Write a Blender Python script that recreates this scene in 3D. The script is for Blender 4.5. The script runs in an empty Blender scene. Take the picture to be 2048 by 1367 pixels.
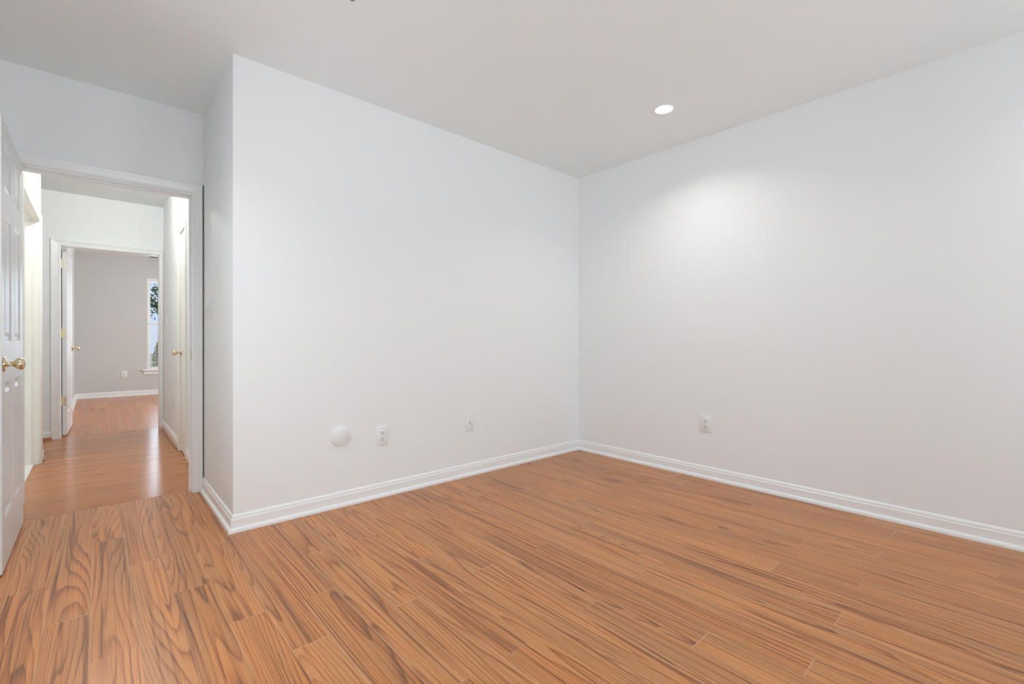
import bpy, bmesh, math, random
from mathutils import Vector, Matrix
random.seed(4)
sc = bpy.context.scene
COL = sc.collection
R = math.radians

# ---------------------------------------------------------------- camera
cam_d = bpy.data.cameras.new('camera'); cam = bpy.data.objects.new('camera', cam_d); COL.objects.link(cam)
F_PX = 925.03
cam_d.sensor_fit = 'HORIZONTAL'; cam_d.sensor_width = 36.0; cam_d.lens = 36.0 * F_PX / 2048.0
cam_d.clip_start = 0.02; cam_d.clip_end = 200
yaw, pit, rol = 0.731540634, -0.00406618, 0.00206730
Fv = Vector((math.sin(yaw) * math.cos(pit), math.cos(yaw) * math.cos(pit), math.sin(pit)))
Rv = Vector((math.cos(yaw), -math.sin(yaw), 0)); Uv = Rv.cross(Fv)
R2 = Rv * math.cos(rol) + Uv * math.sin(rol); U2 = -Rv * math.sin(rol) + Uv * math.cos(rol)
M = Matrix((R2, U2, -Fv)).transposed().to_4x4(); M.translation = Vector((0, 0, 1.0))
cam.matrix_world = M
sc.camera = cam

# ---------------------------------------------------------------- view, world
sc.view_settings.view_transform = 'Standard'; sc.view_settings.look = 'None'
sc.view_settings.gamma = 1.0; sc.view_settings.use_curve_mapping = False
sc.view_settings.exposure = 0.0
w = bpy.data.worlds.new('world'); sc.world = w; w.use_nodes = True
bg = w.node_tree.nodes['Background']; bg.inputs[0].default_value = (0.62, 0.78, 1.0, 1); bg.inputs[1].default_value = 0.95
try:
    sc.cycles.max_bounces = 14; sc.cycles.diffuse_bounces = 8; sc.cycles.sample_clamp_indirect = 6
except Exception: pass

# ---------------------------------------------------------------- main dimensions (metres)
YB, XR, XC, YD, H = 2.7545, 3.2931, 0.5263, 3.6396, 2.4796   # back wall, right wall, return wall, doorway wall, ceiling
YD2 = 3.755           # hall side of the doorway wall
XL, YR = -0.60, -1.60 # left and rear walls of the room
HL, HR = -0.345, 0.56 # hall side walls
YH, YH2 = 6.50, 6.615 # wall at the end of the hall
YF = 10.60            # window wall of the far room
FL = -0.272           # left wall of the far room

# ---------------------------------------------------------------- lights
def area(name, loc, rot, sx, sy, watt, col=(1, 1, 1), shape='RECTANGLE', spread=180):
    d = bpy.data.lights.new(name, 'AREA'); d.shape = shape; d.size = sx
    if shape == 'RECTANGLE': d.size_y = sy
    d.energy = watt; d.color = col; d.spread = R(spread)
    o = bpy.data.objects.new(name, d); o.location = loc; o.rotation_euler = rot; COL.objects.link(o); return o
DAY = (0.84, 0.94, 1.0)
area('daylight_rear_window', (0.55, YR - 0.22, 1.35), (R(114), 0, 0), 1.15, 1.5, 38, DAY)
area('daylight_rear_window', (2.35, YR - 0.22, 1.35), (R(114), 0, 0), 1.15, 1.5, 24, DAY)
area('added_fill_left', (XL - 0.22, 1.72, 1.35), (R(108), 0, R(-90)), 1.1, 1.5, 13, DAY)  # unseen fill added to brighten the return wall and doorway corner
sun_d = bpy.data.lights.new('sun', 'SUN'); sun_d.energy = 4.0; sun_d.angle = R(1); sun_d.color = (1.0, 0.96, 0.9)
sun = bpy.data.objects.new('sun', sun_d); sun.rotation_euler = (0, R(38), 0); COL.objects.link(sun)
area('daylight_far_window', (1.16, YF + 0.24, 1.3), (R(-90), 0, 0), 0.9, 1.5, 17, (0.72, 0.86, 1.0))
area('added_fill_far_side', (3.3, 8.6, 1.4), (R(90), 0, R(90)), 1.0, 1.4, 76, (0.95, 0.97, 0.97))  # unseen side fill, added to raise the far room's brightness
CAN_W = 2.6
CANS = [(2.705, 1.56), (2.705, -0.45), (-0.05, -0.45), (-0.33, 1.88)]

# ---------------------------------------------------------------- materials
def mat(name, col, rough=0.5, metal=0.0, spec=0.5, bump=None, coat=0.0):
    m = bpy.data.materials.new(name); m.use_nodes = True; nt = m.node_tree; b = nt.nodes['Principled BSDF']
    b.inputs['Base Color'].default_value = (*col, 1); b.inputs['Roughness'].default_value = rough
    b.inputs['Metallic'].default_value = metal; b.inputs['Specular IOR Level'].default_value = spec
    if coat: b.inputs['Coat Weight'].default_value = coat; b.inputs['Coat Roughness'].default_value = 0.12
    if bump:
        sc_, st = bump
        tc = nt.nodes.new('ShaderNodeTexCoord'); n = nt.nodes.new('ShaderNodeTexNoise'); n.inputs['Scale'].default_value = sc_
        n.inputs['Detail'].default_value = 4
        bp = nt.nodes.new('ShaderNodeBump'); bp.inputs['Strength'].default_value = st; bp.inputs['Distance'].default_value = 0.002
        nt.links.new(tc.outputs['Object'], n.inputs['Vector']); nt.links.new(n.outputs['Fac'], bp.inputs['Height'])
        nt.links.new(bp.outputs['Normal'], b.inputs['Normal'])
    return m
def emis(name, col, s):
    m = bpy.data.materials.new(name); m.use_nodes = True; nt = m.node_tree; nt.nodes.remove(nt.nodes['Principled BSDF'])
    e = nt.nodes.new('ShaderNodeEmission'); e.inputs[0].default_value = (*col, 1); e.inputs[1].default_value = s
    nt.links.new(e.outputs[0], nt.nodes['Material Output'].inputs[0]); return m

WALL = mat('painted_wall', (0.845, 0.872, 0.880), 0.62, spec=0.25, bump=(180, 0.12))
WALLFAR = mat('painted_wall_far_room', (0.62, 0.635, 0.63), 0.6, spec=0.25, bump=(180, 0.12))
CEIL = mat('ceiling_paint', (0.86, 0.905, 0.915), 0.8, spec=0.15, bump=(120, 0.15))
TRIM = mat('white_trim_paint', (0.86, 0.88, 0.885), 0.28, spec=0.5)
TRIMW = mat('bathroom_trim_paint', (0.86, 0.85, 0.81), 0.3)
DOORM = mat('white_door_paint', (0.75, 0.77, 0.78), 0.32, spec=0.25)
BRASS = mat('polished_brass', (0.80, 0.70, 0.50), 0.18, metal=1.0)
BRASSP = mat('pale_brass', (0.72, 0.63, 0.42), 0.35, metal=0.8)
CREAM = mat('painted_over_hinge', (0.80, 0.78, 0.66), 0.4)
DARK = mat('dark_opening', (0.02, 0.018, 0.016), 0.8)
SLOT = mat('outlet_slot', (0.05, 0.05, 0.05), 0.7)
PLATE = mat('white_plate_plastic', (0.815, 0.84, 0.847), 0.45)
GAPSHADE = mat('gap_shade_brown', (0.045, 0.028, 0.018), 0.9)  # near-black brown, shade put into colour for gaps
SHOEW = mat('wood_shoe_moulding', (0.36, 0.155, 0.07), 0.4, bump=(60, 0.2))
TILE = mat('white_tile', (0.82, 0.82, 0.80), 0.2)
PEG = mat('pale_wood_peg', (0.62, 0.36, 0.14), 0.5)
STEEL = mat('grey_steel', (0.25, 0.25, 0.25), 0.4, metal=0.9)
LENS = emis('lit_lens', (1, 0.985, 0.96), 9.0)
BLINDM = mat('white_blind_slat', (0.85, 0.86, 0.88), 0.5)
LAWN = mat('lawn', (0.16, 0.24, 0.09), 0.9, bump=(20, 0.5))
LEAF = mat('dark_leaf', (0.08, 0.12, 0.05), 0.7)
LEAF2 = mat('shrub_leaf', (0.07, 0.16, 0.03), 0.7)
BARK = mat('bark', (0.05, 0.045, 0.04), 0.9)
def glass_mat():
    m = bpy.data.materials.new('window_glass'); m.use_nodes = True; nt = m.node_tree; nt.nodes.remove(nt.nodes['Principled BSDF'])
    t = nt.nodes.new('ShaderNodeBsdfTransparent'); g = nt.nodes.new('ShaderNodeBsdfGlossy'); g.inputs['Roughness'].default_value = 0.02
    f = nt.nodes.new('ShaderNodeFresnel'); f.inputs[0].default_value = 1.3; mx = nt.nodes.new('ShaderNodeMixShader')
    nt.links.new(f.outputs[0], mx.inputs[0]); nt.links.new(t.outputs[0], mx.inputs[1]); nt.links.new(g.outputs[0], mx.inputs[2])
    nt.links.new(mx.outputs[0], nt.nodes['Material Output'].inputs[0]); return m
GLASS = glass_mat()

def wood(name, tint, rough, bevel_glint=0.5, contrast=1.0, coat=0.0):
    m = bpy.data.materials.new(name); m.use_nodes = True; nt = m.node_tree; N = nt.nodes; L = nt.links; b = N['Principled BSDF']
    def node(t, **kw):
        n = N.new(t)
        for k, v in kw.items(): setattr(n, k, v)
        return n
    def math_(op, a, c=None, clamp=False):
        n = node('ShaderNodeMath', operation=op, use_clamp=clamp)
        for i, x in enumerate((a, c)):
            if x is None: continue
            if isinstance(x, (int, float)): n.inputs[i].default_value = x
            else: L.new(x, n.inputs[i])
        return n.outputs[0]
    uv = node('ShaderNodeUVMap', uv_map='plank'); rn = node('ShaderNodeAttribute', attribute_name='rnd')
    su = node('ShaderNodeSeparateXYZ'); L.new(uv.outputs[0], su.inputs[0]); U, V = su.outputs[0], su.outputs[1]
    sr = node('ShaderNodeSeparateXYZ'); L.new(rn.outputs['Vector'], sr.inputs[0]); r1, r2, r3 = sr.outputs
    def vec(x, y, z):
        c = node('ShaderNodeCombineXYZ')
        for i, q in enumerate((x, y, z)):
            if isinstance(q, (int, float)): c.inputs[i].default_value = q
            else: L.new(q, c.inputs[i])
        return c.outputs[0]
    def noise(fu, fv, off, detail=2.0, rough_=0.5, dist=0.0):
        v = vec(math_('MULTIPLY_ADD', U, fu), math_('MULTIPLY', V, fv), math_('MULTIPLY', r3, 40.0))
        # offsets per plank
        a = node('ShaderNodeVectorMath', operation='ADD'); L.new(v, a.inputs[0])
        L.new(vec(math_('MULTIPLY', r1, 30.0 + off), math_('MULTIPLY', r2, 30.0 + off), off), a.inputs[1])
        n = node('ShaderNodeTexNoise'); n.inputs['Scale'].default_value = 1.0; n.inputs['Detail'].default_value = detail
        n.inputs['Roughness'].default_value = rough_; n.inputs['Distortion'].default_value = dist
        L.new(a.outputs[0], n.inputs['Vector']); return n.outputs['Fac']
    # cathedral figure: contour lines of a stretched soft field
    n1 = noise(7.5, 0.50, 3.0, 1.0, 0.4, 0.0)
    n1b = noise(34.0, 1.3, 9.0, 3.0)
    field = math_('ADD', math_('MULTIPLY', n1, 19.0), math_('MULTIPLY', n1b, 0.8))
    field = math_('ADD', field, math_('MULTIPLY', U, 52.0))
    fr = math_('FRACT', field)
    ln = math_('MULTIPLY', math_('POWER', fr, 3.5), math_('MULTIPLY', math_('SUBTRACT', 1.0, fr), 9.0, True))
    amp = noise(9.0, 1.4, 17.0, 2.0)
    mr = node('ShaderNodeMapRange'); mr.inputs[1].default_value = 0.40; mr.inputs[2].default_value = 0.68; L.new(amp, mr.inputs[0])
    lines = math_('MULTIPLY', ln, math_('MULTIPLY_ADD', mr.outputs[0], 0.27)); N[-1].inputs[2].default_value = 0.10
    # straight streaks and fibres
    st = noise(64.0, 0.8, 31.0, 4.0, 0.64)
    ms = node('ShaderNodeMapRange'); ms.inputs[1].default_value = 0.50; ms.inputs[2].default_value = 0.76; L.new(st, ms.inputs[0])
    fb = noise(230.0, 3.5, 53.0, 4.0, 0.7)
    soft = noise(14.0, 1.0, 71.0, 2.0)
    dark = math_('ADD', lines, math_('MULTIPLY', ms.outputs[0], 0.62), True)
    dark = math_('ADD', dark, math_('MULTIPLY_ADD', fb, 0.85)); N[-2].inputs[2].default_value = -0.375
    dark = math_('ADD', dark, math_('MULTIPLY_ADD', r2, 0.16)); N[-2].inputs[2].default_value = -0.10
    dark = math_('MULTIPLY', dark, contrast, True)
    rp = node('ShaderNodeValToRGB'); cr = rp.color_ramp
    cr.elements[0].position = 0.0; cr.elements[1].position = 1.0
    def tt(c): return (c[0] * tint[0], c[1] * tint[1], c[2] * tint[2], 1)
    cr.elements[0].color = tt((0.560, 0.262, 0.122)); cr.elements[1].color = tt((0.110, 0.046, 0.028))
    e = cr.elements.new(0.22); e.color = tt((0.470, 0.198, 0.084))
    e = cr.elements.new(0.55); e.color = tt((0.260, 0.102, 0.047))
    L.new(dark, rp.inputs[0])
    # warmer or paler areas inside a plank
    mx = node('ShaderNodeMix', data_type='RGBA', blend_type='MULTIPLY'); mx.inputs[0].default_value = 1.0
    r_ = node('ShaderNodeValToRGB'); r_.color_ramp.elements[0].position = 0.3; r_.color_ramp.elements[1].position = 0.72
    r_.color_ramp.elements[0].color = (0.90, 0.93, 0.97, 1); r_.color_ramp.elements[1].color = (1.14, 1.02, 0.86, 1); L.new(soft, r_.inputs[0])
    L.new(rp.outputs[0], mx.inputs[6]); L.new(r_.outputs[0], mx.inputs[7])
    # seams: bevel highlight painted as a thin pale line, plus a dark hair line
    w_ = node('ShaderNodeAttribute', attribute_name='psize'); sw = node('ShaderNodeSeparateXYZ'); L.new(w_.outputs['Vector'], sw.inputs[0])
    eu = math_('MINIMUM', U, math_('SUBTRACT', sw.outputs[0], U)); ev = math_('MINIMUM', V, math_('SUBTRACT', sw.outputs[1], V))
    ed = math_('MINIMUM', eu, ev)
    pale = node('ShaderNodeMapRange'); pale.inputs[1].default_value = 0.0024; pale.inputs[2].default_value = 0.0009; L.new(ed, pale.inputs[0])
    # only part of the seams shows pale
    pm = noise(0.01, 3.0, 91.0, 1.0)
    pf = node('ShaderNodeMapRange'); pf.inputs[1].default_value = 0.35; pf.inputs[2].default_value = 0.6; L.new(pm, pf.inputs[0])
    pmix = node('ShaderNodeMix', data_type='RGBA'); L.new(math_('MULTIPLY', math_('MULTIPLY', pale.outputs[0], pf.outputs[0]), bevel_glint), pmix.inputs[0])
    L.new(mx.outputs[2], pmix.inputs[6]); pmix.inputs[7].default_value = tt((0.78, 0.52, 0.36))
    hair = node('ShaderNodeMapRange'); hair.inputs[1].default_value = 0.0007; hair.inputs[2].default_value = 0.0002; L.new(ed, hair.inputs[0])
    hm = node('ShaderNodeMix', data_type='RGBA'); L.new(math_('MULTIPLY', hair.outputs[0], 0.6), hm.inputs[0]); L.new(pmix.outputs[2], hm.inputs[6])
    hm.inputs[7].default_value = tt((0.10, 0.05, 0.03))
    L.new(hm.outputs[2], b.inputs['Base Color'])
    b.inputs['Roughness'].default_value = rough; b.inputs['Specular IOR Level'].default_value = 0.34
    if coat: b.inputs['Coat Weight'].default_value = coat; b.inputs['Coat Roughness'].default_value = 0.1
    bp = node('ShaderNodeBump'); bp.inputs['Strength'].default_value = 0.08; bp.inputs['Distance'].default_value = 0.001
    L.new(dark, bp.inputs['Height']); L.new(bp.outputs['Normal'], b.inputs['Normal'])
    return m
WOOD = wood('laminate_planks', (0.98, 0.98, 0.86), 0.32, 0.6)
WOODH = wood('glossy_hall_planks', (0.84, 0.66, 0.30), 0.17, 0.0, 0.7, 0.0)
WOODF = wood('far_room_planks', (0.95, 0.85, 0.82), 0.26, 0.7, 0.6)

# ---------------------------------------------------------------- helpers
def link(name, bm, m, parent=None, smooth=False):
    me = bpy.data.meshes.new(name); bmesh.ops.recalc_face_normals(bm, faces=bm.faces); bm.to_mesh(me); bm.free()
    ms = m if isinstance(m, (list, tuple)) else [m]
    for q in ms: me.materials.append(q)
    if smooth:
        for p in me.polygons: p.use_smooth = True
        try: me.set_sharp_from_angle(angle=R(35))
        except Exception: pass
    o = bpy.data.objects.new(name, me); COL.objects.link(o)
    if parent: o.parent = parent
    return o
def struct(o): o['kind'] = 'structure'; return o
def tag(o, label, cat, group=None):
    o['label'] = label; o['category'] = cat
    if group: o['group'] = group
    return o
def thing(name, label, cat, loc, rotz=0, group=None):
    o = bpy.data.objects.new(name, None); COL.objects.link(o); o.location = loc; o.rotation_euler = (0, 0, rotz)
    o.empty_display_size = 0.05
    return tag(o, label, cat, group)
def copy_tree(o, parent=None):
    c = o.copy(); COL.objects.link(c)
    if parent: c.parent = parent
    for ch in o.children: copy_tree(ch, c)
    return c
def prism(bm, poly, z0, z1, mi=0):
    a = [bm.verts.new((x, y, z0)) for x, y in poly]; b = [bm.verts.new((x, y, z1)) for x, y in poly]
    n = len(poly); fs = [bm.faces.new(a[::-1]), bm.faces.new(b)]
    for i in range(n): fs.append(bm.faces.new((a[i], a[(i + 1) % n], b[(i + 1) % n], b[i])))
    for f in fs: f.material_index = mi
    return bm
def box(bm, x0, x1, y0, y1, z0, z1, mi=0):
    return prism(bm, [(x0, y0), (x1, y0), (x1, y1), (x0, y1)], z0, z1, mi)
def bevbox(bm, x0, x1, y0, y1, z0, z1, bev, seg=2):
    t = bmesh.new(); box(t, x0, x1, y0, y1, z0, z1); bmesh.ops.recalc_face_normals(t, faces=t.faces)
    bmesh.ops.bevel(t, geom=t.edges[:], offset=bev, segments=seg, profile=0.5, affect='EDGES')
    me = bpy.data.meshes.new('tmp'); t.to_mesh(me); t.free(); bm.from_mesh(me); bpy.data.meshes.remove(me); return bm
def lathe(bm, prof, seg=28, mtx=None):
    """prof: (radius, height) along local z"""
    mtx = mtx or Matrix(); rings = []
    for r, z in prof:
        if r < 1e-6: rings.append([bm.verts.new(mtx @ Vector((0, 0, z)))])
        else: rings.append([bm.verts.new(mtx @ Vector((r * math.cos(2 * math.pi * i / seg), r * math.sin(2 * math.pi * i / seg), z))) for i in range(seg)])
    for a, b in zip(rings, rings[1:]):
        for i in range(seg):
            j = (i + 1) % seg
            if len(a) == 1 and len(b) == 1: continue
            if len(a) == 1: bm.faces.new((a[0], b[i], b[j]))
            elif len(b) == 1: bm.faces.new((a[i], b[0], a[j]))
            else: bm.faces.new((a[i], b[i], b[j], a[j]))
    return bm
def sweep(bm, prof, path, closed_ends=True):
    """path: list of functions (s, d) -> 3D; prof: closed list of (s, d)"""
    rings = [[bm.verts.new(f(s, d)) for s, d in prof] for f in path]; n = len(prof)
    for a, b in zip(rings, rings[1:]):
        for i in range(n): bm.faces.new((a[i], a[(i + 1) % n], b[(i + 1) % n], b[i]))
    bm.faces.new(rings[0]); bm.faces.new(rings[-1][::-1]); return bm

# base board: (distance from wall, height)
BASEP = [(0.0, 0.0), (0.013, 0.0), (0.013, 0.062), (0.0125, 0.066), (0.0095, 0.069), (0.009, 0.073), (0.009, 0.078), (0.007, 0.083), (0.004, 0.087), (0.0, 0.090)]
SHOEP = [(0.012, 0.0), (0.026, 0.0), (0.026, 0.009), (0.0245, 0.0155), (0.021, 0.020), (0.016, 0.023), (0.012, 0.024)]
def miter(pts, i, side):
    """offset direction at vertex i of an open polyline (side +1 = left of travel)"""
    p = [Vector(q) for q in pts]
    def nrm(a, b): d = (b - a).normalized(); return Vector((-d.y, d.x)) * side
    if i == 0: return nrm(p[0], p[1])
    if i == len(p) - 1: return nrm(p[-2], p[-1])
    n1, n2 = nrm(p[i - 1], p[i]), nrm(p[i], p[i + 1]); m = n1 + n2
    return m / m.dot(n1)
def baseboard(name, pts, side=1, shoe=True, shoe_mat=None, m=None):
    fs = []
    for i, q in enumerate(pts):
        d_ = miter(pts, i, side)
        fs.append(lambda s, d, q=q, d_=d_: (q[0] + d_.x * s, q[1] + d_.y * s, d))
    bm = bmesh.new(); sweep(bm, BASEP, fs)
    o = struct(link(name, bm, m or TRIM))
    if shoe:
        bm = bmesh.new(); sweep(bm, SHOEP, fs); link('shoe_moulding', bm, shoe_mat or TRIM, o)
    return o
CASP = [(0, 0), (0, 0.008), (0.003, 0.011), (0.010, 0.0115), (0.013, 0.009), (0.030, 0.012), (0.046, 0.0165), (0.053, 0.0175), (0.057, 0.0155), (0.057, 0)]
def casing(name, a0, a1, h, fn, m=None, scale=1.0, parent=None):
    """fn(a, z, d) -> 3D point; a along the wall, d out of the wall"""
    sl, st, sr_ = scale if isinstance(scale, tuple) else (scale,) * 3
    path = [lambda s, d: fn(a0 - s * sl, 0, d), lambda s, d: fn(a0 - s * sl, h + s * st, d),
            lambda s, d: fn(a1 + s * sr_, h + s * st, d), lambda s, d: fn(a1 + s * sr_, 0, d)]
    bm = bmesh.new(); sweep(bm, CASP, path)
    o = link(name, bm, m or TRIM, parent)
    if not parent: struct(o)
    return o
def jamb(name, a0, a1, h, d0, d1, fn, t=0.018, stop=None, m=None, both=True):
    """lining of an opening whose clear width is a0..a1; stop=(d0,d1)"""
    bm = bmesh.new()
    def bx(aa, ab, za, zb, da, db):
        v = [bm.verts.new(fn(a, z, d)) for a in (aa, ab) for z in (za, zb) for d in (da, db)]
        for q in ((0, 1, 3, 2), (4, 6, 7, 5), (0, 4, 5, 1), (2, 3, 7, 6), (0, 2, 6, 4), (1, 5, 7, 3)): bm.faces.new([v[i] for i in q])
    bx(a0 - t, a0, 0, h, d0, d1); bx(a1, a1 + t, 0, h, d0, d1); bx(a0 - t, a1 + t, h, h + t, d0, d1)
    o = struct(link(name, bm, m or TRIM))
    if stop:
        bm = bmesh.new(); s = 0.011
        if both: bx(a0, a0 + s, 0, h, *stop)
        bx(a1 - s, a1, 0, h, *stop); bx(a0 + (s if both else 0), a1 - s, h - s, h, *stop)
        link('door_stop_strip', bm, m or TRIM, o)
    return o

# ---------------------------------------------------------------- floors
def plank_floor(name, x0, x1, y0, y1, along, pitch, origin, length, offs, m, z=0.0):
    """planks run along 'y' or 'x'; origin = a seam; offs(k) = end joint position of row k"""
    bm = bmesh.new(); uvl = bm.loops.layers.uv.new('plank')
    rl = bm.faces.layers.float_vector.new('rnd'); pl = bm.faces.layers.float_vector.new('psize')
    c0, c1 = (x0, x1) if along == 'y' else (y0, y1); l0, l1 = (y0, y1) if along == 'y' else (x0, x1)
    k = math.floor((c0 - origin) / pitch)
    while origin + k * pitch < c1:
        a, b = origin + k * pitch, origin + (k + 1) * pitch
        st = offs(k); st -= math.ceil((st - l0) / length) * length
        j = 0
        while st + j * length < l1:
            s, e = st + j * length, st + (j + 1) * length
            ca, cb, la, lb = max(a, c0), min(b, c1), max(s, l0), min(e, l1)
            if cb - ca > 1e-5 and lb - la > 1e-5:
                cs = [(ca, la), (cb, la), (cb, lb), (ca, lb)]
                vs = [bm.verts.new((c, l, z) if along == 'y' else (l, c, z)) for c, l in cs]
                f = bm.faces.new(vs)
                if f.normal.z < 0: pass
                for lp, (c, l) in zip(f.loops, cs): lp[uvl].uv = (c - a, l - s)
                rr = random.Random(k * 977 + j * 131 + 7)
                f[rl] = (rr.random(), rr.random(), rr.random()); f[pl] = (pitch, length, 0)
            j += 1
        k += 1
    for f in bm.faces:
        f.normal_update()
        if f.normal.z < 0: f.normal_flip()
    me = bpy.data.meshes.new(name); bm.to_mesh(me); bm.free(); me.materials.append(m)
    o = bpy.data.objects.new(name, me); COL.objects.link(o); o['kind'] = 'structure'; return o
PITCH = 0.1215
OFF = {-3: 0.30, -2: 2.65, -1: 2.28, 0: 3.06, 1: 2.64, 2: 2.24, 3: 1.87, 4: 1.575, 5: 1.86, 6: 1.10, 7: 1.575, 8: 1.097, 9: 1.85, 10: 0.46, 11: 1.10, 12: 0.725, 13: 0.442,
       14: 1.107, 15: 0.08, 16: 0.45, 17: 1.117, 18: 0.743, 19: 0.457, 20: 1.11, 21: 0.74, 22: 0.46, 23: 0.08, 24: 1.11, 25: 0.46}
seam_y = 3.70
plank_floor('floor', XL - 0.1, XR + 0.1, YR - 0.1, seam_y - 0.0015, 'y', PITCH, -0.018, 1.13, lambda k: OFF.get(k, 0.3 * (k % 4)), WOOD)
plank_floor('floor_hall', -1.6, HR + 0.1, seam_y + 0.001, 6.5585, 'x', PITCH, seam_y, 1.13, lambda k: (0.37 * k) % 1.13 + 0.06, WOODH)
plank_floor('floor_far_room', FL - 0.1, 3.1, 6.560, YF + 0.1, 'y', PITCH, -0.02, 1.13, lambda k: (0.41 * k) % 1.13, WOODF)
bm = bmesh.new()
box(bm, XL - 0.2, XR + 0.2, YR - 0.2, YF + 0.2, -0.12, -0.004); struct(link('floor_slab', bm, GAPSHADE))
# bathroom tile: 30 cm tiles with grout
bm = bmesh.new()
box(bm, -2.0, -0.375, 4.06, 5.46, 0.0005, 0.004)
struct(link('floor_bathroom_tile', bm, TILE))

# ---------------------------------------------------------------- walls and ceiling
T = 0.115
def wall(name, polys, m=WALL):
    bm = bmesh.new()
    for poly, z0, z1 in polys: prism(bm, poly, z0, z1)
    return struct(link(name, bm, m))
def rect(x0, x1, y0, y1): return [(x0, y0), (x1, y0), (x1, y1), (x0, y1)]
wall('wall_back', [([(XC, YB), (XR, YB), (XR + T, YB + T), (XC + T, YB + T)], 0, H)])
wall('wall_right', [([(XR, YB), (XR, YR), (XR + T, YR - T), (XR + T, YB + T)], 0, H)])
wall('wall_return', [([(XC, YB), (XC + T, YB + T), (XC + T, YD2), (XC, YD2)], 0, H)])
JL, JR, JH = -0.309, 0.462, 1.938
wall('wall_doorway', [(rect(XL, JL - 0.018, YD, YD2), 0, H), (rect(JL - 0.018, JR + 0.018, YD, YD2), JH + 0.018, H),
                      (rect(JR + 0.018, 0.519, YD, YD2), 0, H), (rect(0.519, XC, YD, YD2), 2.018, H), (rect(0.519, XC, YD, YD2), 0, 0.088)])
bm = bmesh.new(); box(bm, 0.5192, XC - 0.0002, YD + 0.022, YD2, 0.088, 2.018); struct(link('trim_gap_shade', bm, GAPSHADE))  # dark filler set back in the casing gap, standing in for shade
wall('wall_left', [(rect(XL - T, XL, YR - T, 1.17), 0, H), (rect(XL - T, XL, 2.27, YD2), 0, H), (rect(XL - T, XL, 1.17, 2.27), 0, 0.62), (rect(XL - T, XL, 1.17, 2.27), 2.08, H)])
# rear wall with two windows
RW = [(0.0, 1.1), (1.8, 2.9)]
wall('wall_rear', [(rect(XL, XR, YR - T, YR), 0, 0.62), (rect(XL, XR, YR - T, YR), 2.08, H), (rect(XL, 0.0, YR - T, YR), 0.62, 2.08),
                   (rect(1.1, 1.8, YR - T, YR), 0.62, 2.08), (rect(2.9, XR, YR - T, YR), 0.62, 2.08)])
# hall: left wall with bathroom opening, right wall with closet opening, end wall
BO = (4.12, 5.275); BH = 1.938
wall('wall_hall_left', [(rect(HL - T, HL, YD2, BO[0] - 0.018), 0, H), (rect(HL - T, HL, BO[0] - 0.018, BO[1] + 0.018), BH + 0.018, H), (rect(HL - T, HL, BO[1] + 0.018, 5.50), 0, H)])
wall('wall_hall_alcove', [(rect(-1.60, HL - T, 5.40, 5.50), 0, H), (rect(-1.70, -1.60, 5.40, YH2), 0, H)])
CO = (4.735, 5.085); CH = 1.945
wall('wall_hall_right', [(rect(HR, HR + T, YD2, CO[0] - 0.018), 0, H), (rect(HR, HR + T, CO[0] - 0.018, CO[1] + 0.018), CH + 0.018, H), (rect(HR, HR + T, CO[1] + 0.018, YH), 0, H),
                         (rect(HR + T, HR + T + 0.5, 4.4, 4.45), 0, H), (rect(HR + T, HR + T + 0.5, 5.3, 5.35), 0, H), (rect(HR + T + 0.5, HR + T + 0.6, 4.4, 5.35), 0, H)])
EL, ER, EH = -0.270, 0.519, 1.938
wall('wall_hall_end', [(rect(-1.70, EL - 0.018, YH, YH2), 0, H), (rect(EL - 0.018, ER + 0.018, YH, YH2), EH + 0.018, H), (rect(ER + 0.018, 3.1, YH, YH2), 0, H)])
# bathroom shell
wall('wall_bathroom', [(rect(-2.1, -2.0, 3.95, 5.40), 0, H), (rect(-2.0, HL - T, 3.95, 4.05), 0, H)])
# far room
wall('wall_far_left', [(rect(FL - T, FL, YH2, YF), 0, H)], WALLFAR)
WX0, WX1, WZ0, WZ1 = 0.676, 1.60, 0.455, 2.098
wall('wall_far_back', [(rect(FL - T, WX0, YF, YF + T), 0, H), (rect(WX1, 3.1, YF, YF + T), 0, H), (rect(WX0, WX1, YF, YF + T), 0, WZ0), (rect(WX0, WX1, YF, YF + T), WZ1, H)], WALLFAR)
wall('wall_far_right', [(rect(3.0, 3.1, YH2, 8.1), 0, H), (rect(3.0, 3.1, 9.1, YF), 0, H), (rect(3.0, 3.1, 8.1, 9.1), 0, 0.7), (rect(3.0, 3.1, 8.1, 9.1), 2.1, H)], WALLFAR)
bm = bmesh.new(); box(bm, -2.1, 3.5, YR - T, YF + T, H, H + 0.1); struct(link('ceiling', bm, CEIL))

# ---------------------------------------------------------------- base boards
baseboard('baseboard_back', [(XR, YB), (XC, YB), (XC, YD)], 1)
baseboard('baseboard_right', [(XR, YR), (XR, YB)], 1)
baseboard('baseboard_left', [(XL, YD), (XL, YR), (XR, YR)], 1)
baseboard('baseboard_hall_right_near', [(HR, YD2), (HR, CO[0] - 0.062)], 1, True, SHOEW)
baseboard('baseboard_hall_right', [(HR, CO[1] + 0.062), (HR, YH)], 1, True, SHOEW)
baseboard('baseboard_hall_left', [(-1.2, 5.50), (HL, 5.50), (HL, BO[1] + 0.064)], 1, True, SHOEW)
baseboard('baseboard_hall_end', [(EL - 0.063, YH), (-1.6, YH)], 1, True, SHOEW)
baseboard('baseboard_far_left', [(FL, YF), (FL, YH2 + 0.06)], 1)
baseboard('baseboard_far_back', [(3.0, YF), (FL, YF)], 1)

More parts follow.
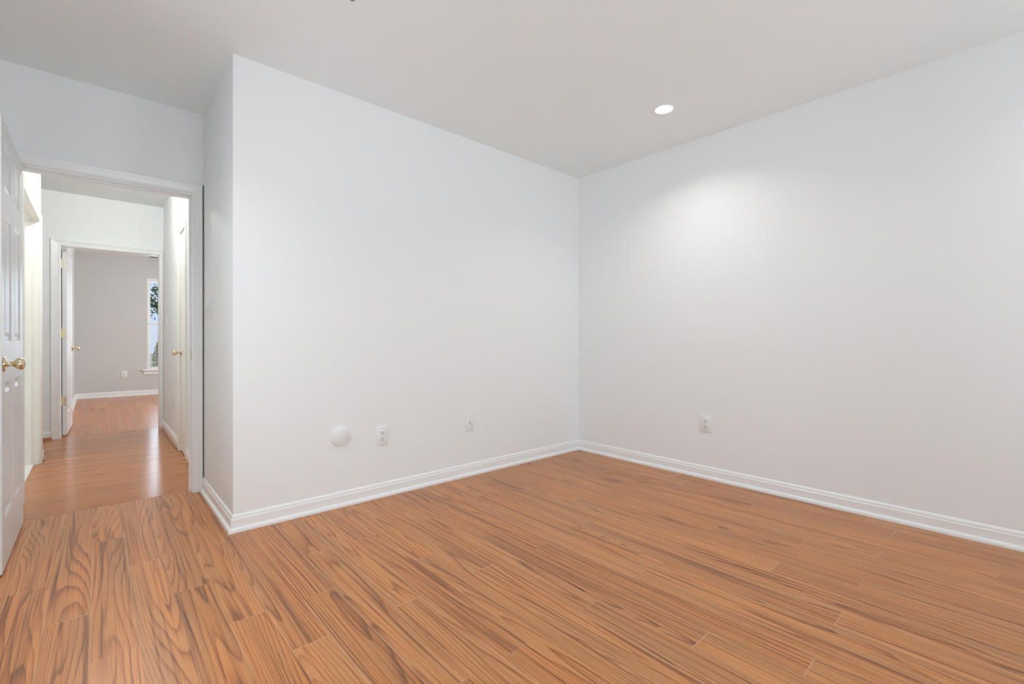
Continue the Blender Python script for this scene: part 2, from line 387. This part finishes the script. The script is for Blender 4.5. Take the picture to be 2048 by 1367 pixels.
# ---------------------------------------------------------------- door frames
f_room = lambda a, z, d: (a, YD - d, z)
casing('trim_1', JL - 0.005, JR + 0.005 - 0.0055, JH + 0.012, f_room)
jb = jamb('trim_2', JL, JR, JH, -(YD2 - YD), 0.0, f_room, stop=(-0.075, -0.040), both=False)
bm = bmesh.new(); bevbox(bm, JR - 0.002, JR - 0.0002, YD + 0.004, YD + 0.030, 0.866, 0.925, 0.0006, 1)
link('strike_plate', bm, BRASSP, jb)
f_hl = lambda a, z, d: (HL + d, a, z)
casing('trim_3', BO[0] - 0.003, BO[1] + 0.005, BH + 0.005, f_hl, TRIMW)
jamb('trim_4', BO[0], BO[1], BH, -T, 0.0, f_hl, stop=(-0.075, -0.04), m=TRIMW)
f_hr = lambda a, z, d: (HR - d, a, z)
casing('trim_5', CO[0] - 0.005, CO[1] + 0.005, CH + 0.005, f_hr, TRIMW)
jamb('trim_6', CO[0], CO[1], CH, -T, 0.0, f_hr, stop=(-0.065, -0.037), m=TRIMW)
f_he = lambda a, z, d: (a, YH - d, z)
casing('trim_7', EL - 0.003, ER + 0.003, EH + 0.004, f_he, scale=(1.22, 1.1, 0.62))
jamb('trim_8', EL, ER, EH, -(YH2 - YH), 0.0, f_he)

# ---------------------------------------------------------------- six panel doors
def door_leaf(name, wd, ht, t, cols, rows, m, panels=True):
    """leaf in local coords: x 0..wd, y 0..t (faces at y=0 and y=t), z 0..ht"""
    bm = bmesh.new()
    xs = sorted(set([0, wd] + [q for c in cols for q in c])); zs = sorted(set([0, ht] + [q for r in rows for q in r]))
    def panel(x0, x1, z0, z1, side):
        y0, sg = (0, 1) if side == 0 else (t, -1)
        rings = []
        for ins, dep in ((0, 0), (0.006, 0.002), (0.013, 0.0065), (0.022, 0.0075), (0.028, 0.0075), (0.046, 0.0025)):
            y = y0 + sg * dep
            rings.append([bm.verts.new((x0 + ins, y, z0 + ins)), bm.verts.new((x1 - ins, y, z0 + ins)), bm.verts.new((x1 - ins, y, z1 - ins)), bm.verts.new((x0 + ins, y, z1 - ins))])
        for a, b in zip(rings, rings[1:]):
            for i in range(4): bm.faces.new((a[i], a[(i + 1) % 4], b[(i + 1) % 4], b[i]))
        bm.faces.new(rings[-1])
    for side, y in ((0, 0), (1, t)):
        for i in range(len(xs) - 1):
            for j in range(len(zs) - 1):
                c = (xs[i], xs[i + 1]); r = (zs[j], zs[j + 1])
                if c in cols and r in rows: panel(*c, *r, side)
                else: bm.faces.new([bm.verts.new((x, y, z)) for x, z in ((c[0], r[0]), (c[1], r[0]), (c[1], r[1]), (c[0], r[1]))])
    for i in range(len(xs) - 1):
        for z in (0, ht): bm.faces.new([bm.verts.new(v) for v in ((xs[i], 0, z), (xs[i + 1], 0, z), (xs[i + 1], t, z), (xs[i], t, z))])
    for j in range(len(zs) - 1):
        for x in (0, wd): bm.faces.new([bm.verts.new(v) for v in ((x, 0, zs[j]), (x, t, zs[j]), (x, t, zs[j + 1]), (x, 0, zs[j + 1]))])
    bmesh.ops.remove_doubles(bm, verts=bm.verts, dist=1e-5)
    return struct(link(name, bm, m))
def knob_prof():
    return [(0.0, 0.0), (0.031, 0.0), (0.033, 0.002), (0.032, 0.005), (0.024, 0.008), (0.014, 0.011), (0.0105, 0.016), (0.0105, 0.026), (0.013, 0.030), (0.015, 0.031),
            (0.0215, 0.037), (0.0255, 0.044), (0.0265, 0.050), (0.0245, 0.057), (0.0185, 0.0625), (0.010, 0.0655), (0.0, 0.0665)]
def knob(parent, loc, axis, name='door_knob', m=None, s=1.0):
    """egg shaped knob on a round rose, axis = local outward direction"""
    q = Vector((0, 0, 1)).rotation_difference(Vector(axis)).to_matrix().to_4x4()
    pr = knob_prof(); bm = bmesh.new(); lathe(bm, [(r * s, z * s) for r, z in pr[6:]], 32, Matrix.Translation(loc) @ q)
    k = link(name, bm, m or BRASS, parent, smooth=True)
    bm = bmesh.new(); lathe(bm, [(r * s, z * s) for r, z in pr[:7]] + [(0, pr[6][1] * s)], 32, Matrix.Translation(loc) @ q)
    link('rose', bm, m or BRASS, k, smooth=True); return k
def hinge(parent, p, u, n, h=0.088, wd=0.030, m=None, knuckle=True, screws=True):
    """leaf plate: p = centre of barrel, u = direction of the leaf (unit), n = plate normal"""
    u = Vector(u); n = Vector(n); p = Vector(p); bm = bmesh.new()
    def pt(a, z, d): return p + u * a + n * d + Vector((0, 0, z))
    vs = [bm.verts.new(pt(a, z, d)) for a in (0.003, wd) for z in (-h / 2, h / 2) for d in (0, 0.0016)]
    for q in ((0, 1, 3, 2), (4, 6, 7, 5), (0, 4, 5, 1), (2, 3, 7, 6), (0, 2, 6, 4), (1, 5, 7, 3)): bm.faces.new([vs[i] for i in q])
    if knuckle:
        lathe(bm, [(0, -h / 2 - 0.003), (0.0045, -h / 2), (0.006, -h / 2 + 0.002), (0.006, h / 2 - 0.002), (0.0045, h / 2), (0, h / 2 + 0.003)], 14, Matrix.Translation(p + n * 0.004))
    o = link('hinge', bm, m or BRASSP, parent)
    if screws:
        bm = bmesh.new(); q = Vector((0, 0, 1)).rotation_difference(n).to_matrix().to_4x4()
        for a, z in ((0.014, 0.028), (0.021, 0.0), (0.014, -0.028)):
            lathe(bm, [(0.0032, 0.0), (0.0032, 0.0010), (0, 0.0012)], 10, Matrix.Translation(pt(a, z, 0.0016)) @ q)
        link('screws', bm, STEEL, o)
    return o
ROWS = [(0.215, 0.800), (0.975, 1.535), (1.645, 1.845)]
# door 1: the room door, swung open against the left, free edge towards the camera
d1 = door_leaf('door_1', 0.758, 1.930, 0.035, [(0.130, 0.345), (0.455, 0.670)], ROWS, DOORM)
# local x runs from hinge (Y 3.628) to free edge: world -Y ; local y=0 face looks to +X
d1.matrix_world = Matrix.Translation((-0.297, 3.630, 0.010)) @ Matrix(((0, -1, 0, 0), (-1, 0, 0, 0), (0, 0, 1, 0), (0, 0, 0, 1)))
knob(d1, (0.704, 0.0, 0.883), (0, -1, 0))
knob(d1, (0.704, 0.035, 0.883), (0, 1, 0))
for z in (0.30, 1.02, 1.75): hinge(d1, (-0.002, 0.038, z), (0, -1, 0), (-1, 0, 0), screws=False)
bm = bmesh.new(); bevbox(bm, 0.7582, 0.7596, 0.006, 0.029, 0.850, 0.910, 0.0005, 1); link('latch_plate', bm, BRASSP, d1)

# door 2: far bedroom door, hinged on the left jamb and swung into the far room
d2 = door_leaf('door_2', 0.755, 1.915, 0.035, [(0.100, 0.325), (0.430, 0.655)], ROWS, DOORM)
ang = R(90 - 1.5)
d2.location = (EL + 0.005 + 0.035, YH2 + 0.012, 0.016); d2.rotation_euler = (0, 0, ang)   # local x -> +Y, y -> -X
knob(d2, (0.700, 0.0, 0.880), (0, -1, 0))
for z, mm in ((0.345, BRASS), (1.045, BRASSP), (1.76, CREAM)):
    hinge(d2, (-0.0015, 0.041, z), (0, -1, 0), (-1, 0, 0), h=0.092, wd=0.036, m=mm)

# door 3: narrow closet door in the hall, closed
d3 = door_leaf('door_3', CO[1] - CO[0] - 0.006, 1.930, 0.035, [(0.055, 0.150), (0.195, 0.290)], ROWS, mat('closet_door_paint', (0.83, 0.82, 0.78), 0.3))
d3.location = (HR - 0.001 + 0.0, CO[0] + 0.003, 0.010); d3.rotation_euler = (0, 0, R(90))  # local x -> +Y, local y -> -X
d3.location.x = HR + 0.036
knob(d3, (0.300, 0.035, 0.875), (0, 1, 0))
for z in (0.235, 1.045, 1.80): hinge(d3, (-0.002, 0.037, z), (1, 0, 0), (0, 1, 0), h=0.09, wd=0.004, m=BRASSP, screws=False)

# ---------------------------------------------------------------- windows
def window(name, x0, x1, z0, z1, y, inward, sill_out=0.04, meet=None):
    """double hung window in a wall whose room face is at y; inward = -1 if the room lies towards -Y"""
    s = inward; bm = bmesh.new()
    def bx(a, b, c, d, e, f): box(bm, a, b, min(y - s * c, y - s * d), max(y - s * c, y - s * d), e, f)
    zm = meet or (z0 + z1) / 2
    t = 0.022
    # frame lining at depth 0..T
    bx(x0, x0 + t, 0.002, T, z0, z1); bx(x1 - t, x1, 0.002, T, z0, z1); bx(x0 + t, x1 - t, 0.002, T, z1 - t, z1); bx(x0 + t, x1 - t, 0.002, T, z0, z0 + t)
    o = struct(link(name, bm, TRIM))
    for (za, zb, d0) in ((zm, z1 - t, 0.075), (z0 + t, zm + 0.03, 0.045)):
        bm = bmesh.new(); q = 0.028; a, b = x0 + t, x1 - t
        bx(a, a + q, d0, d0 + 0.028, za, zb); bx(b - q, b, d0, d0 + 0.028, za, zb); bx(a + q, b - q, d0, d0 + 0.028, za, za + q); bx(a + q, b - q, d0, d0 + 0.028, zb - q, zb)
        sh = link('sash', bm, TRIM, o)
        bm = bmesh.new(); bx(a + q, b - q, d0 + 0.012, d0 + 0.015, za + q, zb - q); link('pane', bm, GLASS, sh)
    bm = bmesh.new(); bx(x0 - 0.06, x1 + 0.06, -sill_out, 0.04, z0 - 0.024, z0 + 0.001); link('sill', bm, TRIM, o)
    bm = bmesh.new(); bx(x0 - 0.045, x1 + 0.045, -0.016, -0.0002, z0 - 0.085, z0 - 0.024); link('apron', bm, TRIM, o)
    return o
window('window_1', WX0, WX1, WZ0, WZ1, YF, -1, meet=1.285)
window('window_2', 0.0, 1.1, 0.62, 2.08, YR, 1)
window('window_3', 1.8, 2.9, 0.62, 2.08, YR, 1)
w4 = window('added_left_window', -0.55, 0.55, 0.62, 2.08, 0.0, 1)  # unseen window added on the left to go with the fill lamp
w4.location = (XL, 1.72, 0); w4.rotation_euler = (0, 0, R(-90))

# raised blind, hanging over the lower half of the far window
bl = thing('window_blind', 'white slatted blind over the lower half of the far room window', 'blind', (0, 0, 0))
bm = bmesh.new()
z = WZ0 + 0.045
while z < 1.245:
    prism(bm, [(WX0 + 0.03, YF + 0.005), (WX1 - 0.03, YF + 0.005), (WX1 - 0.03, YF + 0.028), (WX0 + 0.03, YF + 0.028)], z, z + 0.006); z += 0.0235
link('slats', bm, BLINDM, bl)
bm = bmesh.new(); bevbox(bm, WX0 + 0.025, WX1 - 0.025, YF + 0.003, YF + 0.036, 1.262, 1.298, 0.003, 1); link('head_rail', bm, BLINDM, bl)
bm = bmesh.new(); bevbox(bm, WX0 + 0.03, WX1 - 0.03, YF + 0.004, YF + 0.030, WZ0 + 0.006, WZ0 + 0.028, 0.003, 1); link('bottom_rail', bm, BLINDM, bl)
bm = bmesh.new()
for x in (WX0 + 0.12, WX1 - 0.12):
    bm = bmesh.new(); box(bm, x, x + 0.002, YF + 0.0155, YF + 0.0175, WZ0 + 0.02, 1.265); link('cord', bm, BLINDM, bl)

# ---------------------------------------------------------------- outdoors, seen through the far window
bm = bmesh.new()
box(bm, -30, 40, YF + 0.3, 70, -0.9, -0.7); struct(link('ground_lawn', bm, LAWN))
def tree(name, label, cat, loc, h, r, ncl, leaf, lm, trunk_r=0.16, z_low=0.35, seed=1):
    rr = random.Random(seed); t = thing(name, label, cat, loc)
    bm = bmesh.new()
    lathe(bm, [(trunk_r * 1.3, 0), (trunk_r, h * 0.15), (trunk_r * 0.75, h * 0.5), (trunk_r * 0.3, h * 0.95), (0, h)], 10)
    tips = []
    for k in range(16):
        z0 = h * rr.uniform(z_low, 0.85); a = rr.uniform(0, 6.283); ln = r * rr.uniform(0.7, 1.0)
        p0 = Vector((0, 0, z0)); p1 = Vector((math.cos(a) * ln, math.sin(a) * ln, z0 + rr.uniform(-0.1, 0.5) * ln)); q = Vector((0, 0, 1)).rotation_difference(p1 - p0).to_matrix().to_4x4()
        L_ = (p1 - p0).length; lathe(bm, [(trunk_r * 0.3, 0), (trunk_r * 0.18, L_ * 0.5), (0.008, L_)], 6, Matrix.Translation(p0) @ q); tips.append((p0, p1))
    link('trunk', bm, BARK, t)
    bm = bmesh.new()
    for k in range(ncl):
        p0, p1 = rr.choice(tips); c = p0.lerp(p1, rr.uniform(0.3, 1.05)) + Vector([rr.gauss(0, r * 0.13) for _ in range(3)])
        a = Vector([rr.gauss(0, 1) for _ in range(3)]).normalized(); b_ = a.orthogonal().normalized() * leaf * rr.uniform(0.6, 1.2); a = a * leaf * rr.uniform(0.8, 1.5)
        bm.faces.new([bm.verts.new(c - a), bm.verts.new(c + b_ * 0.5), bm.verts.new(c + a), bm.verts.new(c - b_ * 0.5)])
    link('foliage', bm, lm, t); return t
tree('tree', 'leafy dark tree seen against the sky through the upper far window', 'tree', (1.75, 20.5, -0.7), 6.5, 2.6, 4200, 0.085, LEAF, z_low=0.3, seed=3)
def shrub(name, label, loc, h, r, nl, leaf, seed):
    rr = random.Random(seed); t = thing(name, label, 'shrub', loc)
    bm = bmesh.new(); lathe(bm, [(0.04, 0), (0.03, h * 0.5), (0, h * 0.9)], 8); link('stem', bm, BARK, t)
    bm = bmesh.new()
    for k in range(nl):
        z = h * rr.uniform(0.03, 1.0); rad = r * math.sin(min(1, (1.02 - z / h) * 2.2 + 0.12) * 1.57) * rr.uniform(0.55, 1.0); a = rr.uniform(0, 6.283)
        c = Vector((math.cos(a) * rad, math.sin(a) * rad, z)); d = Vector([rr.gauss(0, 1) for _ in range(3)]).normalized()
        b_ = d.orthogonal().normalized() * leaf * 0.5; d *= leaf
        bm.faces.new([bm.verts.new(c - d), bm.verts.new(c + b_), bm.verts.new(c + d), bm.verts.new(c - b_)])
    link('foliage', bm, LEAF2, t); return t
shrub('columnar_shrub', 'narrow green shrub outside, seen through the blind of the far window', (1.50, 17.8, -0.7), 1.7, 0.24, 1600, 0.06, 5)

# ---------------------------------------------------------------- wall plates (local: x across, y = out of wall is -y, z up)
def outlet_plate(wd, hd):
    bm = bmesh.new(); bevbox(bm, -wd / 2, wd / 2, -0.0065, 0.0, -hd / 2, hd / 2, 0.0028, 2); return bm
def receptacle_bm(zc):
    bm = bmesh.new(); pts = []
    for i in range(28):
        a = 2 * math.pi * i / 28; pts.append((0.0170 * math.cos(a), max(-0.0135, min(0.0135, 0.0170 * math.sin(a)))))
    a_ = [bm.verts.new((x, -0.0064, zc + z)) for x, z in pts]; b_ = [bm.verts.new((x, -0.0082, zc + z)) for x, z in pts]
    bm.faces.new(a_); bm.faces.new(b_[::-1])
    for i in range(28): bm.faces.new((a_[i], a_[(i + 1) % 28], b_[(i + 1) % 28], b_[i]))
    return bm
def slots_bm(zc):
    bm = bmesh.new(); y0, y1 = -0.0086, -0.0081
    box(bm, -0.0078, -0.0052, y0, y1, zc - 0.001, zc + 0.0085); box(bm, 0.0052, 0.0078, y0, y1, zc + 0.0, zc + 0.0080)
    pts = [(0.0034 * math.cos(2 * math.pi * i / 14), 0.0034 * math.sin(2 * math.pi * i / 14)) for i in range(14)]
    a_ = [bm.verts.new((x, y0, zc - 0.0068 + z)) for x, z in pts]; b_ = [bm.verts.new((x, y1, zc - 0.0068 + z)) for x, z in pts]
    bm.faces.new(a_); bm.faces.new(b_)
    for i in range(14): bm.faces.new((a_[i], a_[(i + 1) % 14], b_[(i + 1) % 14], b_[i]))
    return bm
def screw_bm(z, r=0.0033):
    bm = bmesh.new(); lathe(bm, [(r, 0.0062), (r, 0.0074), (r * 0.6, 0.0078), (0, 0.0078)], 14, Matrix.Rotation(R(90), 4, 'X')); 
    for v in bm.verts: v.co.z += z
    return bm
def make_outlet(label, loc, rotz, wd=0.080, hd=0.120):
    t = thing('wall_outlet', label, 'outlet', loc, rotz, 'white double wall outlets')
    link('cover_plate', outlet_plate(wd, hd), PLATE, t, True)
    for zc in (0.0198, -0.0198):
        r_ = link('receptacle', receptacle_bm(zc), PLATE, t); link('slots', slots_bm(zc), SLOT, r_)
    link('screw', screw_bm(0), PLATE, t)
    return t
o1 = make_outlet('white double outlet on the back wall, right of the round white cover', (1.356, YB, 0.386), 0)
o2 = copy_tree(o1); o2.location = (XR, 1.558, 0.395); o2.rotation_euler = (0, 0, R(-90)); o2['label'] = 'white double outlet alone on the right wall above the baseboard'
o3 = copy_tree(o1); o3.location = (0.358, YF, 0.382); o3['label'] = 'small white outlet on the grey wall of the far room, left of the window'
o4 = copy_tree(o1); o4.location = (HR, 5.60, 0.39); o4.rotation_euler = (0, 0, R(-90)); o4['label'] = 'white outlet low on the hall wall beyond the closet door'

# coaxial jack plate
t = thing('jack_plate', 'narrow white cable jack plate with a dark hole on the back wall', 'wall plate', (2.048, YB, 0.386))
link('cover_plate', outlet_plate(0.070, 0.114), PLATE, t, True)
bm = bmesh.new(); bevbox(bm, -0.012, 0.012, -0.0085, -0.006, -0.010, 0.026, 0.001, 1); link('jack_insert', bm, PLATE, t)
bm = bmesh.new(); lathe(bm, [(0.0042, 0.008), (0.0042, 0.0092), (0, 0.0092)], 16, Matrix.Rotation(R(90), 4, 'X'))
for v in bm.verts: v.co.z += 0.001
link('jack_hole', bm, SLOT, t)
SCR = mat('plate_screw', (0.45, 0.45, 0.45), 0.5)
for z in (0.042, -0.042): link('screw', screw_bm(z, 0.0036), SCR, t)

# round cover
t = thing('round_cover', 'round white blank cover disc low on the back wall', 'wall cover', (1.085, YB, 0.421))
bm = bmesh.new(); rot = Matrix.Rotation(R(90), 4, 'X')
lathe(bm, [(0, 0), (0.053, 0), (0.0535, 0.003), (0.0535, 0.012), (0.0525, 0.0145), (0.050, 0.016), (0.0, 0.0165)], 48, rot); link('cover', bm, PLATE, t, True)
bm = bmesh.new(); lathe(bm, [(0.003, 0.016), (0.003, 0.0175), (0, 0.018)], 14, rot); link('screw', bm, PLATE, t, True)

# switches
def make_switch(name, label, loc, rotz, gangs):
    wd = 0.070 + 0.046 * (gangs - 1); t = thing(name, label, 'light switch', loc, rotz)
    link('cover_plate', outlet_plate(wd, 0.118), PLATE, t, True)
    for g in range(gangs):
        xc = (g - (gangs - 1) / 2) * 0.046
        bm = bmesh.new(); box(bm, xc - 0.0062, xc + 0.0062, -0.0075, -0.006, -0.013, 0.013); s = link('switch_well', bm, mat('switch_well_grey', (0.55, 0.55, 0.55), 0.5), t)
        bm = bmesh.new(); prism(bm, [(xc - 0.004, -0.007), (xc + 0.004, -0.007), (xc + 0.0035, -0.018), (xc - 0.0035, -0.018)], -0.001, 0.008); link('toggle', bm, PLATE, s)
    return t
make_switch('light_switch', 'white three toggle switch plate on the short wall beside the doorway', (XC, 3.440, 1.193), R(-90), 3)
make_switch('light_switch', 'white single switch plate on the hall wall near the far doorway', (HR, 6.18, 1.18), R(-90), 1)

# door stop on the hall baseboard
t = thing('door_stop', 'pale wooden peg door stop sticking out of the hall baseboard', 'door stop', (HR - 0.013, 4.36, 0.045))
bm = bmesh.new(); lathe(bm, [(0, 0), (0.0065, 0.0), (0.006, 0.02), (0.005, 0.062), (0, 0.0625)], 14, Matrix.Rotation(R(-90), 4, 'Y')); link('peg', bm, PEG, t, True)
bm = bmesh.new(); lathe(bm, [(0, 0.060), (0.0065, 0.060), (0.0065, 0.070), (0.004, 0.073), (0, 0.073)], 14, Matrix.Rotation(R(-90), 4, 'Y')); link('tip', bm, PEG, t, True)

# ceiling vent in the far room
t = thing('ceiling_vent', 'dark slotted air vent in the far room ceiling above the window', 'vent', (0.855, 10.46, H))
bm = bmesh.new(); bevbox(bm, -0.17, 0.17, -0.075, 0.075, -0.008, 0, 0.002, 1); link('frame', bm, PLATE, t)
bm = bmesh.new(); box(bm, -0.15, 0.15, -0.055, 0.055, -0.0095, -0.0078); link('opening', bm, DARK, t)
bm = bmesh.new()
for k in range(5): box(bm, -0.15, 0.15, -0.047 + k * 0.022, -0.042 + k * 0.022, -0.0105, -0.0095)
link('louvre', bm, STEEL, t)

# sprinkler head at the very top of the view
t = thing('sprinkler_head', 'small grey sprinkler head on the ceiling at the top edge', 'sprinkler', (0.805, 1.915, H))
bm = bmesh.new(); lathe(bm, [(0, 0), (0.026, 0), (0.024, -0.004), (0.010, -0.007), (0, -0.007)], 24); link('escutcheon', bm, PLATE, t, True)
bm = bmesh.new(); lathe(bm, [(0.006, -0.006), (0.006, -0.02), (0.004, -0.03), (0.003, -0.036), (0.012, -0.038), (0.012, -0.040), (0, -0.040)], 18); link('deflector', bm, STEEL, t, True)

# ---------------------------------------------------------------- ceiling lights
def can(label, x, y, watt=CAN_W):
    group = 'recessed ceiling lights'
    t = thing('recessed_light', label, 'ceiling light', (x, y, H), 0, group)
    bm = bmesh.new(); lathe(bm, [(0.055, 0.0), (0.073, 0.0), (0.072, -0.002), (0.066, -0.004), (0.058, -0.004), (0.053, -0.001), (0.055, 0.0)], 48); link('trim_ring', bm, PLATE, t, True)
    bm = bmesh.new(); lathe(bm, [(0, -0.007), (0.030, -0.0065), (0.046, -0.004), (0.053, -0.0012), (0.053, -0.0005), (0, -0.0005)], 48); link('lens', bm, LENS, t, True)
    a = area('recessed_lamp', (x, y, H - 0.012), (0, 0, 0), 0.12, 0.12, watt, (1.0, 0.975, 0.94), 'DISK', 132); return t
can('round lit recessed ceiling light near the right wall', *CANS[0], 4.0)
for c, wt, lb in zip(CANS[1:], (1.6, 2.6, 9.0), ('round recessed light in the rear right of the ceiling', 'round recessed light in the rear left of the ceiling', 'added round recessed fill light in the left of the ceiling, nearest the doorway')): can(lb, *c, wt)  # the light nearest the doorway is an added fill, out of view

def point(name, loc, watt, col, rad):
    d = bpy.data.lights.new(name, 'POINT'); d.energy = watt; d.color = col; d.shadow_soft_size = rad
    o = bpy.data.objects.new(name, d); o.location = loc; COL.objects.link(o); return o
t = thing('hall_ceiling_light', 'round flush ceiling light in the hall behind the doorway head', 'ceiling light', (0.14, 4.92, H))
bm = bmesh.new(); lathe(bm, [(0, 0), (0.09, 0), (0.09, -0.012), (0, -0.012)], 32); link('base', bm, PLATE, t, True)
bm = bmesh.new(); lathe(bm, [(0.080, -0.012), (0.078, -0.02), (0.06, -0.034), (0.03, -0.042), (0, -0.044)], 32); link('diffuser', bm, LENS, t, True)
point('hall_lamp', (0.14, 4.92, H - 0.10), 28, (1.0, 0.985, 0.95), 0.05)
point('bathroom_lamp', (-1.1, 4.7, H - 0.25), 9, (1.0, 0.93, 0.80), 0.08)
